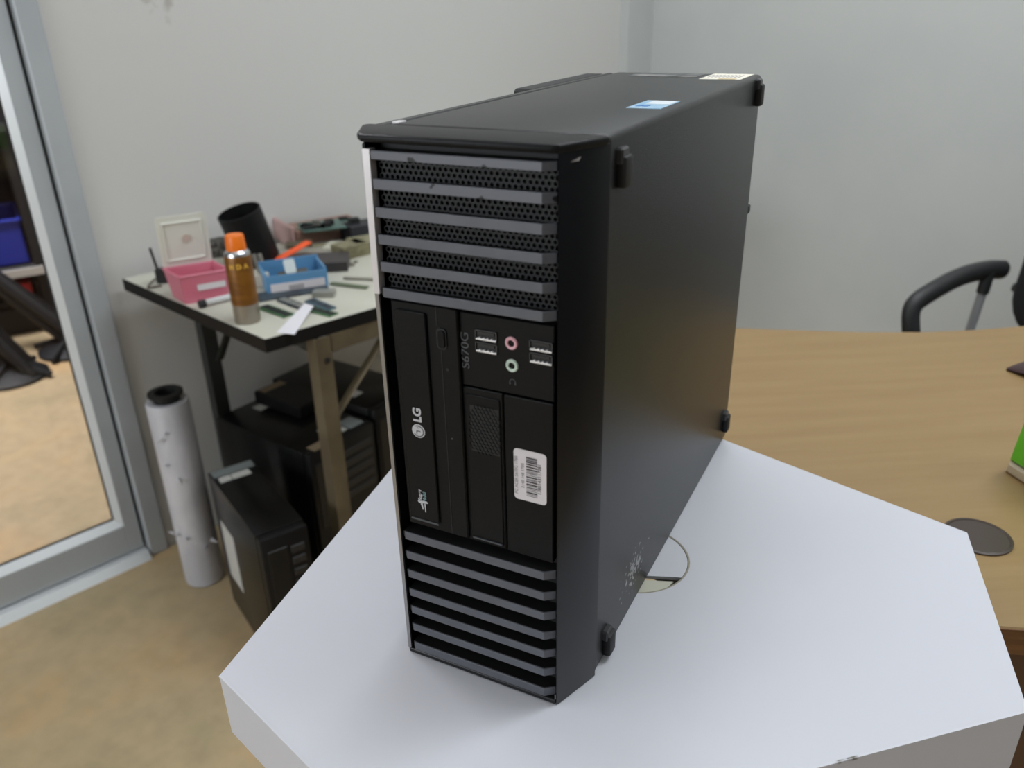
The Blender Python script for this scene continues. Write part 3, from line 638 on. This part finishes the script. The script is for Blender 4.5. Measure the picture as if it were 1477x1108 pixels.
# black cup leaning over
cb = P(377, 380); tiltM = Matrix.Translation((cb.x, cb.y, ZW)) @ Matrix.Rotation(R(27), 4, 'Z') @ Matrix.Rotation(R(-11), 4, 'Y') @ Matrix.Rotation(R(11), 4, 'X')
rc = .047
MB_c = MB().lathe([(rc-.006, .0), (rc-.001, .0015), (rc, .115), (rc-.003, .115), (rc-.004, .006), (.0, .005)], 36, tiltM @ Matrix.Translation((0, 0, .012)), cap=False)
tag(MB_c.build('black_cup', mat('cup_black', (14, 14, 15), .5, spec=.3)), 'large open black cylinder leaning among the parts on work table', 'cup')
# orange strip propped on the clutter
o0, o1 = P(384, 386), P(446, 352, ZW+.03); od_ = (o1-o0).normalized()
def strip(name, a, b, w, th, material, label, cat, group=None):
    t = (b-a).normalized(); s = t.cross(Vector((0, 0, 1))).normalized(); n_ = s.cross(t)
    M = Matrix(((t.x, s.x, n_.x, a.x), (t.y, s.y, n_.y, a.y), (t.z, s.z, n_.z, a.z), (0, 0, 0, 1)))
    return tag(MB().box(0, -w/2, 0, (b-a).length, w/2, th, bev=min(th, w)*.2, M=M).build(name, material), label, cat, group)
strip('orange_strip', P(376, 390), P(446, 350, ZW+.035), .022, .004, mat('neon_orange', (255, 92, 28), .45), 'bright orange plastic strip propped behind the blue box', 'strip')
# blue box with barcode label
bfl, bfr, bbl, bbr = P(386, 426), P(474, 413), P(378, 393, ZW+.036), P(461, 384, ZW+.036)
bang = ang(bfl, bfr); bw = (bfr-bfl).length; BXM = frame(bfl, bang)
bx_ = thing('parts_box', bfl+(bfr-bfl)*.5, 'blue plastic parts box with white barcode label on work table', 'box')
blue = mat('box_blue', (92, 142, 182), .4)
bb = MB(); BD = .085
bb.box(0, 0, 0, bw, .004, .036, M=BXM).box(0, BD, 0, bw, BD+.004, .045, M=BXM).box(0, .004, 0, .004, BD, .04, M=BXM).box(bw-.004, .004, 0, bw, BD, .04, M=BXM).box(.004, .004, 0, bw-.004, BD, .012, M=BXM)
bb.build('tray', blue, bx_)
MB().box(.008, -.0006, .004, bw-.006, 0, .020, M=BXM).build('label', paper_white, bx_)
lb2 = MB()
for k in range(6): lb2.box(.045+k*.005, -.0009, .005, .047+k*.005, -.0006, .014, M=BXM)
lb2.build('label_bars', deep_black, bx_)
tag(MB().prism([(0, 0), (.06, -.004), (.066, .034), (.004, .03)], .0, .016, M=frame(BXM @ Vector((.03, .022, .0122)), bang+.1)).build('metal_part', mat('dull_metal', (96, 94, 88), .5, metal=.4)), 'dull metal part lying inside the blue parts box', 'part')
tag(MB().prism(rrect(0, 0, .022, .03, .004), 0, .003, M=frame(BXM @ Vector((.045, .03, .0285)), bang) @ Matrix.Rotation(R(55), 4, 'X')).build('plastic_bag', mat('bag_clear', (196, 204, 204), .3, trans=.2)), 'small clear bag standing up in the blue parts box', 'bag')
# circuit boards, memory sticks and small parts
def board(name, u, v, L, Wd, a, h, material, label, cat, z=ZW, comps=0, group=None, cm=None):
    p = P(u, v, z); M = frame((p.x, p.y, z), a)
    if not comps: return tag(MB().box(-L/2, -Wd/2, 0, L/2, Wd/2, h, bev=min(h*.2, .001), M=M).build(name, material), label, cat, group)
    t = thing(name, (p.x, p.y, z), label, cat, group); MB().box(-L/2, -Wd/2, 0, L/2, Wd/2, h, M=M).build('board', material, t)
    rr = random.Random(int(u*7+v))
    for k in range(comps):
        if cat == 'memory': x = -L/2+L*(k+.5)/comps; y = 0; sx, sy, hh_ = L/comps*.4, Wd*.3, .0012
        else: x, y = rr.uniform(-.38, .38)*L, rr.uniform(-.36, .36)*Wd; sx, sy, hh_ = rr.uniform(.03, .11)*L, rr.uniform(.04, .13)*Wd, rr.uniform(.003, .012)
        MB().box(x-sx, y-sy, h, x+sx, y+sy, h+hh_, M=M).build('chip', cm or matte_black, t)
    return t
pcb = mat('pcb_green', (64, 104, 66), .5); pcb_d = mat('pcb_dark', (52, 66, 76), .5, rgb2=(38, 44, 50), nscale=60); pcb_b = mat('pcb_blue', (78, 104, 118), .45)
alu_part = mat('alu_part', (150, 150, 142), .4, metal=.4)
g1 = 'memory sticks in front of the blue box'
board('memory_stick', 398, 450, .085, .024, R(-14), .003, pcb, 'green memory stick nearest to the spray can', 'memory', comps=5, group=g1)
board('memory_stick', 425, 440, .09, .022, R(-16), .003, pcb_d, 'dark memory stick directly in front of the blue box', 'memory', comps=5, group=g1, cm=alu_part)
board('memory_stick', 460, 450, .08, .022, R(-8), .003, pcb, 'green memory stick farthest right beside the white paper', 'memory', comps=5, group=g1)
board('memory_stick', 462, 441, .075, .022, R(-18), .004, pcb_b, 'blue-grey memory stick lying behind the green one right of paper', 'memory', comps=4, group=g1, cm=pcb_d)
board('chip_tray', 468, 427, .042, .024, R(28), .012, alu_part, 'small grey metal block right of the blue box front', 'block')
pa0, pa1, pa2, pa3 = P(399, 480), P(425, 483), P(453, 446), P(440, 444)
tag(MB().raw([pa0, pa1, pa2+Vector((0, 0, .006)), pa3+Vector((0, 0, .008)), pa0+Vector((0, 0, .0008)), pa1+Vector((0, 0, .0008)), pa2+Vector((0, 0, .0068)), pa3+Vector((0, 0, .0088))], [(3, 2, 1, 0), (4, 5, 6, 7), (0, 1, 5, 4), (1, 2, 6, 5), (2, 3, 7, 6), (3, 0, 4, 7)]).build('paper_sheet', mat('sheet_white', (222, 220, 226), .6)), 'folded white paper at the front edge of work table', 'paper')
board('circuit_board', 415, 424, .16, .05, bang+.05, .004, pcb_d, 'dark circuit board half under the blue parts box', 'circuit board', comps=0)
board('hard_drive', 462, 386, .125, .085, R(34), .022, mat('drive_dark', (56, 50, 50), .45), 'dark flat drive behind the blue box', 'drive', comps=0)
board('metal_bracket', 440, 368, .13, .05, R(30), .012, mat('grey_bracket', (150, 146, 134), .5), 'pale grey bracket behind the dark flat drive', 'bracket')
board('brown_carton', 468, 341, .17, .09, R(60), .035, mat('carton_brown', (150, 118, 106), .7), 'reddish brown carton at the back under the circuit boards', 'carton')
cz = ZW+.0355
board('circuit_board', 478, 325, .15, .09, R(50), .004, mat('pcb_teal', (88, 112, 104), .5), 'teal circuit board on top of the brown carton', 'circuit board', z=cz, comps=7)
board('circuit_board', 452, 328, .07, .05, R(20), .004, mat('pcb_pale', (120, 128, 112), .5), 'small pale circuit board at left end of brown carton', 'circuit board', z=cz, comps=4, cm=alu_part)
board('black_module', 540, 341, .15, .06, R(64), .04, mat('module_black', (32, 34, 40), .5), 'black module beside the brown carton near the computer', 'module')
board('heat_sink', 506, 369, .07, .05, R(70), .03, mat('olive_metal', (134, 128, 98), .5, rgb2=(110, 104, 78), nscale=80), 'olive metal heat sink behind the flat drive', 'heat sink')
board('heat_sink', 528, 362, .07, .06, R(60), .03, mat('olive_metal2', (122, 118, 86), .5, rgb2=(142, 138, 112), nscale=90), 'larger olive heat sink in front of the black module', 'heat sink')
board('metal_bracket', 486, 361, .05, .06, R(20), .014, mat('pale_bracket', (196, 194, 178), .5), 'small whitish bracket left of the olive heat sinks', 'bracket')
board('dark_board', 433, 362, .06, .04, R(40), .02, mat('brown_dark', (88, 80, 62), .6), 'small dark brown part right under the orange strip end', 'part')
strip('thin_rod', P(496, 402, ZW+.002), P(545, 404, ZW+.002), .007, .004, mat('rod_grey', (140, 136, 124), .5), 'thin grey rod lying right of the flat drive', 'rod')
strip('green_cable', P(478, 410, ZW+.001), P(530, 416, ZW+.001), .012, .004, mat('cable_green', (98, 108, 84), .6), 'greenish flat strip lying in front of the thin rod', 'strip')
tag(MB().box(0, -.07, 0, .01, .07, .055, bev=.004, M=frame(P(408, 352), R(60))).build('pink_folder', mat('pink_folder', (208, 172, 168), .5, trans=.3)), 'translucent pink folder standing behind the orange strip', 'folder')
for k, (u, v) in enumerate(((376, 398), (384, 397))):
    q = P(u, v); tag(MB().box(-.004, -.003, 0, .004, .003, .048, bev=.001, M=frame((q.x, q.y, ZW), R(20), Matrix.Rotation(R(-10), 4, 'Y'))).build('metal_pin', alu_part), ('left' if k == 0 else 'right') + ' one of two upright metal pins behind the spray can', 'pin', 'upright metal pins')
q = P(377, 412); tag(MB().box(-.016, -.012, 0, .016, .012, .026, bev=.002, M=frame((q.x, q.y, ZW), R(25))).build('white_block', mat('white_block', (204, 200, 186), .5)), 'small cream plastic block between spray can and blue box', 'block')
q = P(308, 385); board('black_adapter', 312, 368, .09, .06, R(40), .035, mat('adapter_black', (44, 42, 40), .6, rgb2=(110, 104, 96), nscale=120, nlo=.5, nhi=.6), 'dark cluttered part behind the pink box near the cup', 'part')
board('metal_bracket', 470, 357, .10, .02, R(35), .008, mat('olive_bracket', (140, 134, 108), .5), 'narrow olive bracket left of the heat sinks', 'bracket')
board('white_connector', 478, 372, .035, .014, R(10), .012, mat('connector_white', (214, 212, 200), .5), 'small white connector right of the pale grey bracket', 'connector')
board('metal_clip', 505, 383, .014, .02, R(60), .004, mat('screw_grey', (112, 108, 98), .5), 'small grey clip on the bare table right of the drive', 'clip')
board('small_screw', 513, 379, .008, .010, R(20), .004, mat('screw_dark', (120, 116, 106), .5), 'tiny dark screw beside the small grey clip', 'screw')
board('grey_card', 440, 394, .06, .04, R(32), .006, mat('card_grey', (108, 112, 104), .5), 'grey-green card between blue box and flat drive', 'card', comps=3)
# antenna adapter with its cable left of the pink box
q = P(236, 408); an = thing('wireless_adapter', (q.x, q.y, ZW), 'small black adapter with thin antenna and wire at table corner', 'adapter')
MB().box(-.012, -.008, 0, .012, .008, .032, bev=.003, M=frame((q.x, q.y, ZW), R(35))).build('body', matte_black, an)
MB().tube([(q.x-.006, q.y-.004, ZW+.03), (q.x-.012, q.y-.006, ZW+.075)], .0028, 8).build('antenna', matte_black, an)
w0, w1, w2 = P(233, 412, ZW+.003), P(214, 412, ZW+.003), P(224, 402, ZW+.012)
MB().tube([w0, (w0+w1)/2+Vector((.0, -.02, 0)), w1, w2, (q.x, q.y, ZW+.014)], .0022, 6, smooth=2).build('wire', mat('wire_brown', (96, 86, 78), .6), an)
# small tool in front of the pink box
t0, t1 = P(296, 437, ZW+.008), P(332, 428, ZW+.008)
tl = thing('small_tool', ((t0+t1)/2).xy.to_3d()+Vector((0, 0, ZW)), 'small silver tool with black tip in front of pink box', 'tool')
MB().tube([t0, t1], .006, 10).build('shaft', mat('tool_silver', (200, 200, 200), .4), tl); MB().tube([t0+(t0-t1).normalized()*.012+Vector((0, 0, 0)), t0], .0078, 10).build('tip', matte_black, tl)

# ================================================================== on the floor by the wall
rb = gp(298, 829, 0); rb = Vector((-1.100, .681, 0))
roll = thing('film_roll', rb, 'white roll of stretch film standing on the floor by the door', 'film roll')
film = mat('stretch_film', (206, 205, 210), .35, rgb2=(184, 184, 190), nscale=14, stretch=(1, 1, .35), bump=.6, bscale=40)
MB().lathe([(.026, .003), (.043, .003), (.044, .01), (.0435, .25), (.044, .462), (.042, .466), (.026, .466), (.026, .003)], 36, Matrix.Translation(rb), cap=False).build('film', film, roll)
MB().lathe([(.022, 0), (.0265, 0), (.0275, .478), (.036, .480), (.036, .486), (.022, .486), (.022, 0)], 32, Matrix.Translation(rb), cap=False).build('core', deep_black, roll)
fl_ = MB(); rr = random.Random(5)
for k in range(9):
    a = math.atan2(CAM.y-rb.y, CAM.x-rb.x) + rr.uniform(-1.5, -.2) if k < 5 else math.atan2(CAM.y-rb.y, CAM.x-rb.x)+rr.uniform(-1, 1.2)
    z = rr.uniform(.06, .42); o = rb+Vector((.0435*math.cos(a), .0435*math.sin(a), z)); tt = Vector((-math.sin(a), math.cos(a), 0)); oo = Vector((math.cos(a), math.sin(a), 0))
    fl_.raw([o-tt*.004, o+tt*.006, o+oo*.014+tt*rr.uniform(-.012, .012)+Vector((0, 0, rr.uniform(-.012, .012))), o+oo*.004+Vector((0, 0, .008))], [(0, 1, 2), (0, 2, 3), (0, 3, 1), (1, 3, 2)])
fl_.build('torn_film', film, roll)

tower_steel = mat('tower_steel', (15, 15, 16), .42, spec=.3, bump=.15, bscale=900); tower_side = mat('tower_side', (13, 13, 13), .3, spec=.3)
def tower(fl, a, Wd, L, Ht, label, bays=True):
    """fl: front-left bottom corner; local +x to the right of the front, +y towards the back"""
    M = frame((fl[0], fl[1], 0), a); c = M @ Vector((Wd/2, L/2, 0))
    t = thing('tower_computer', c, label, 'computer', 'old computers under the work table')
    MB().box(0, .02, .006, Wd, L, Ht, bev=.003, M=M, seg=2).build('case', tower_side, t)
    fr = MB().box(.001, 0, .006, Wd-.001, .02, Ht-.001, bev=.004, M=M, seg=2).build('front_bezel', tower_steel, t)
    if bays:
        MB().box(.012, -.002, Ht-.19, .05, .001, Ht-.03, bev=.001, M=M).build('drive_bay', gloss_black, fr)
        for k in range(5): MB().box(.056, -.0025, Ht-.05-k*.026, Wd-.012, .001, Ht-.034-k*.026, bev=.001, M=M).build('grille_slot', mat('slot_grey', (30, 30, 31), .5), fr)
    for x, y in ((.015, .03), (Wd-.015, .03), (.015, L-.03), (Wd-.015, L-.03)): MB().box(x-.01, y-.01, 0, x+.01, y+.01, .006, M=M).build('foot', deep_black, t)
    return t, M
def top_label(t, M, x0, y0, x1, y1, z, material, name='label'): MB().prism([(x0, y0), (x1, y0), (x1, y1), (x0, y1)], z, z+.0006, M=M).build(name, material, t)
lab_w = mat('lab_white', (196, 196, 192), .5); lab_g = mat('lab_grey', (130, 138, 138), .5)
T1 = gp(373, 782, .34); T1b = gp(299, 682, .34); a1 = math.atan2(T1b.y-T1.y, T1b.x-T1.x)-R(90)
t1_, M1 = tower((T1.x, T1.y), a1, .094, .305, .34, 'black slim computer on the floor next to the film roll')
top_label(t1_, M1, .004, .272, .09, .30, .34, lab_g); top_label(t1_, M1, .010, .245, .034, .267, .34, lab_w); top_label(t1_, M1, .036, .245, .074, .267, .34, lab_w)
MB().box(-.0008, .19, .10, 0, .27, .24, M=M1).build('side_label', lab_w, t1_)
T2 = gp(445, 658, .37); T2b = gp(312, 603, .37); a2 = math.atan2(T2b.y-T2.y, T2b.x-T2.x)-R(90)
t2_, M2 = tower((T2.x, T2.y), a2, .19, .315, .37, 'black tower computer with labels on top under the work table')
top_label(t2_, M2, .08, .255, .105, .285, .37, lab_w); top_label(t2_, M2, .02, .004, .07, .03, .37, mat('lab_tan', (128, 112, 90), .6)); top_label(t2_, M2, .085, .02, .13, .07, .37, lab_w); top_label(t2_, M2, .135, .015, .175, .06, .37, lab_g)
T3 = M2 @ Vector((.205, .01, 0))
t3_, M3 = tower((T3.x, T3.y), a2+R(2), .17, .34, .385, 'black tower computer farthest under the work table beside another')
top_label(t3_, M3, .03, .09, .06, .12, .385, lab_w)
dv = M2 @ Vector((.10, .14, .3706))
MDV = frame(dv, a2); dev = thing('slim_drive', dv+Vector((0, 0, 0)), 'flat black device lying on the labelled tower under the table', 'device')
MB().box(0, 0, 0, .085, .16, .03, bev=.003, M=MDV).build('body', tower_steel, dev); MB().prism([(.01, .13), (.075, .13), (.075, .155), (.01, .155)], .03, .0306, M=MDV).build('tan_strip', mat('lab_tan', (128, 112, 90), .6), dev)

# ================================================================== beyond the glass door
def dp(u, v, dist):                                     # point at a horizontal distance from the camera
    d = ray(u, v); k = dist/math.hypot(d.x, d.y); return CAM + d*k
view = Vector((ray(20, 400).x, ray(20, 400).y, 0)).normalized(); sidev = Vector((view.y, -view.x, 0)); va_ = math.atan2(sidev.y, sidev.x)
rk0 = dp(58, 382, 3.75); zs = rk0.z
RM = frame((rk0.x, rk0.y, 0), va_)                      # local +x to the right in the picture, +y away
rack = thing('storage_rack', RM @ Vector((-.6, .25, 0)), 'metal rack with dark boards seen through the glass door', 'rack')
for x in (-1.25, -.018):
    for y in (.02, .45): MB().box(x, y, 0, x+.035, y+.035, 1.75, M=RM).build('post', matte_black, rack)
for k, z in enumerate((zs-.005, zs+.55, 1.6)):
    MB().box(-1.27, .0, z-.03, .02, .5, z, M=RM).build('shelf_board', mat('shelf_dark', (52, 52, 50), .6), rack)
MB().box(-1.27, -.012, zs-.035, .02, 0, zs-.004, M=RM).build('shelf_rail', mat('rail_white', (196, 192, 184), .4), rack)
MB().box(-1.27, .49, .1, .02, .5, 1.74, M=RM).build('back_sheet', mat('sheet_black', (20, 20, 24), .8), rack)
def crate(x0, x1, y0, y1, z0, h, material, name, label, cat):
    t = thing(name, RM @ Vector(((x0+x1)/2, (y0+y1)/2, z0)), label, cat)
    m = MB(); e = .006
    m.box(x0, y0, z0, x1, y0+e, z0+h, M=RM).box(x0, y1-e, z0, x1, y1, z0+h, M=RM).box(x0, y0, z0, x0+e, y1, z0+h, M=RM).box(x1-e, y0, z0, x1, y1, z0+h, M=RM).box(x0, y0, z0, x1, y1, z0+e, M=RM); m.build('body', material, t)
    r_ = MB(); 
    for a, b in (((x0, y0), (x1, y0)), ((x1, y0), (x1, y1)), ((x1, y1), (x0, y1)), ((x0, y1), (x0, y0))): r_.tube([RM @ Vector((a[0], a[1], z0+h)), RM @ Vector((b[0], b[1], z0+h))], .009, 8)
    r_.build('rim', material, t); return t
zc = dp(30, 322, 3.75).z
crate(-.62, -.03, .06, .42, zs+.002, max(.1, zc-zs), mat('crate_blue', (30, 46, 150), .45), 'storage_crate', 'blue plastic crate on the rack behind the glass door', 'crate')
bag = MB(); bm_ = RM @ Vector((-.22, .2, zs+.555))
tag(MB().prism(rrect(-.3, -.15, .05, .15, .06), 0, .34, M=frame(RM @ Vector((-.25, .25, zs+.5505)), va_), bev=.05, seg=3).build('black_bag', mat('bag_black', (24, 26, 32), .7, bump=.8, bscale=12)), 'dark bag on the upper rack shelf above the blue crate', 'bag')
rd = dp(47, 412, 3.6)
def stand(px, tip, label):
    b = gp(*px, 0); t = thing('stool_stand', b, label, 'stand', 'black stands behind the glass door')
    MB().lathe([(.125, 0), (.125, .012), (.09, .03), (.03, .045), (.0, .046)], 28, Matrix.Translation(b), cap=False).build('round_base', deep_black, t)
    top_ = b + Vector(tip); MB().tube([b+Vector((0, 0, .03)), b*.5+top_*.5, top_], .026, 10).build('post', matte_black, t)
    MB().tube([top_*.8+b*.2, top_], .028, 10).build('collar', mat('pale_collar', (196, 190, 176), .4), t)
    for k, (dx, dy) in enumerate(((.09, .02), (-.02, .09))):
        MB().tube([b+Vector((dx, dy, .015)), b*.25+top_*.75+Vector((dx*.3, dy*.3, 0))], .024, 8).build('brace', deep_black, t)
    for k in range(4):
        a = R(90*k+25); MB().tube([b+Vector((0, 0, .06)), b+Vector((.15*math.cos(a), .15*math.sin(a), .016))], .012, 6).build('leg', deep_black, t)
stand((18, 545), (-.30, -.14, .62), 'black stand with round base nearest behind the glass door')
stand((106, 505), (-.30, -.17, .44), 'black stand with round base farther behind the glass door')
q = RM @ Vector((-.09, .10, zs-.22)); 
MB().box(-1.27, .0, zs-.36, .02, .5, zs-.33, M=RM).build('shelf_board', mat('shelf_dark', (52, 52, 50), .6), rack)
tag(MB().box(-.16, .08, zs-.1374, -.05, .18, zs-.085, bev=.004, M=RM).build('red_box', mat('box_red', (190, 34, 46), .5)), 'small red box on top of a black case behind glass', 'box')

zl = zs-.3298; hh_ = .192
for k, (x0, x1) in enumerate(((-.52, -.03), (-1.15, -.56))):
    cs_ = thing('storage_case', RM @ Vector(((x0+x1)/2, .22, zl)), ('right' if k == 0 else 'left') + ' black case on the lowest rack shelf behind glass', 'case', 'black cases on the rack')
    MB().box(x0, .07, zl, x1, .42, zl+hh_*.8, bev=.01, M=RM).build('body', matte_black, cs_)
    MB().box(x0-.006, .064, zl+hh_*.8, x1+.006, .426, zl+hh_, bev=.01, M=RM).build('lid', deep_black, cs_)
    MB().box((x0+x1)/2-.03, .058, zl+hh_*.7, (x0+x1)/2+.03, .068, zl+hh_*.85, bev=.002, M=RM).build('latch', alu_part, cs_)
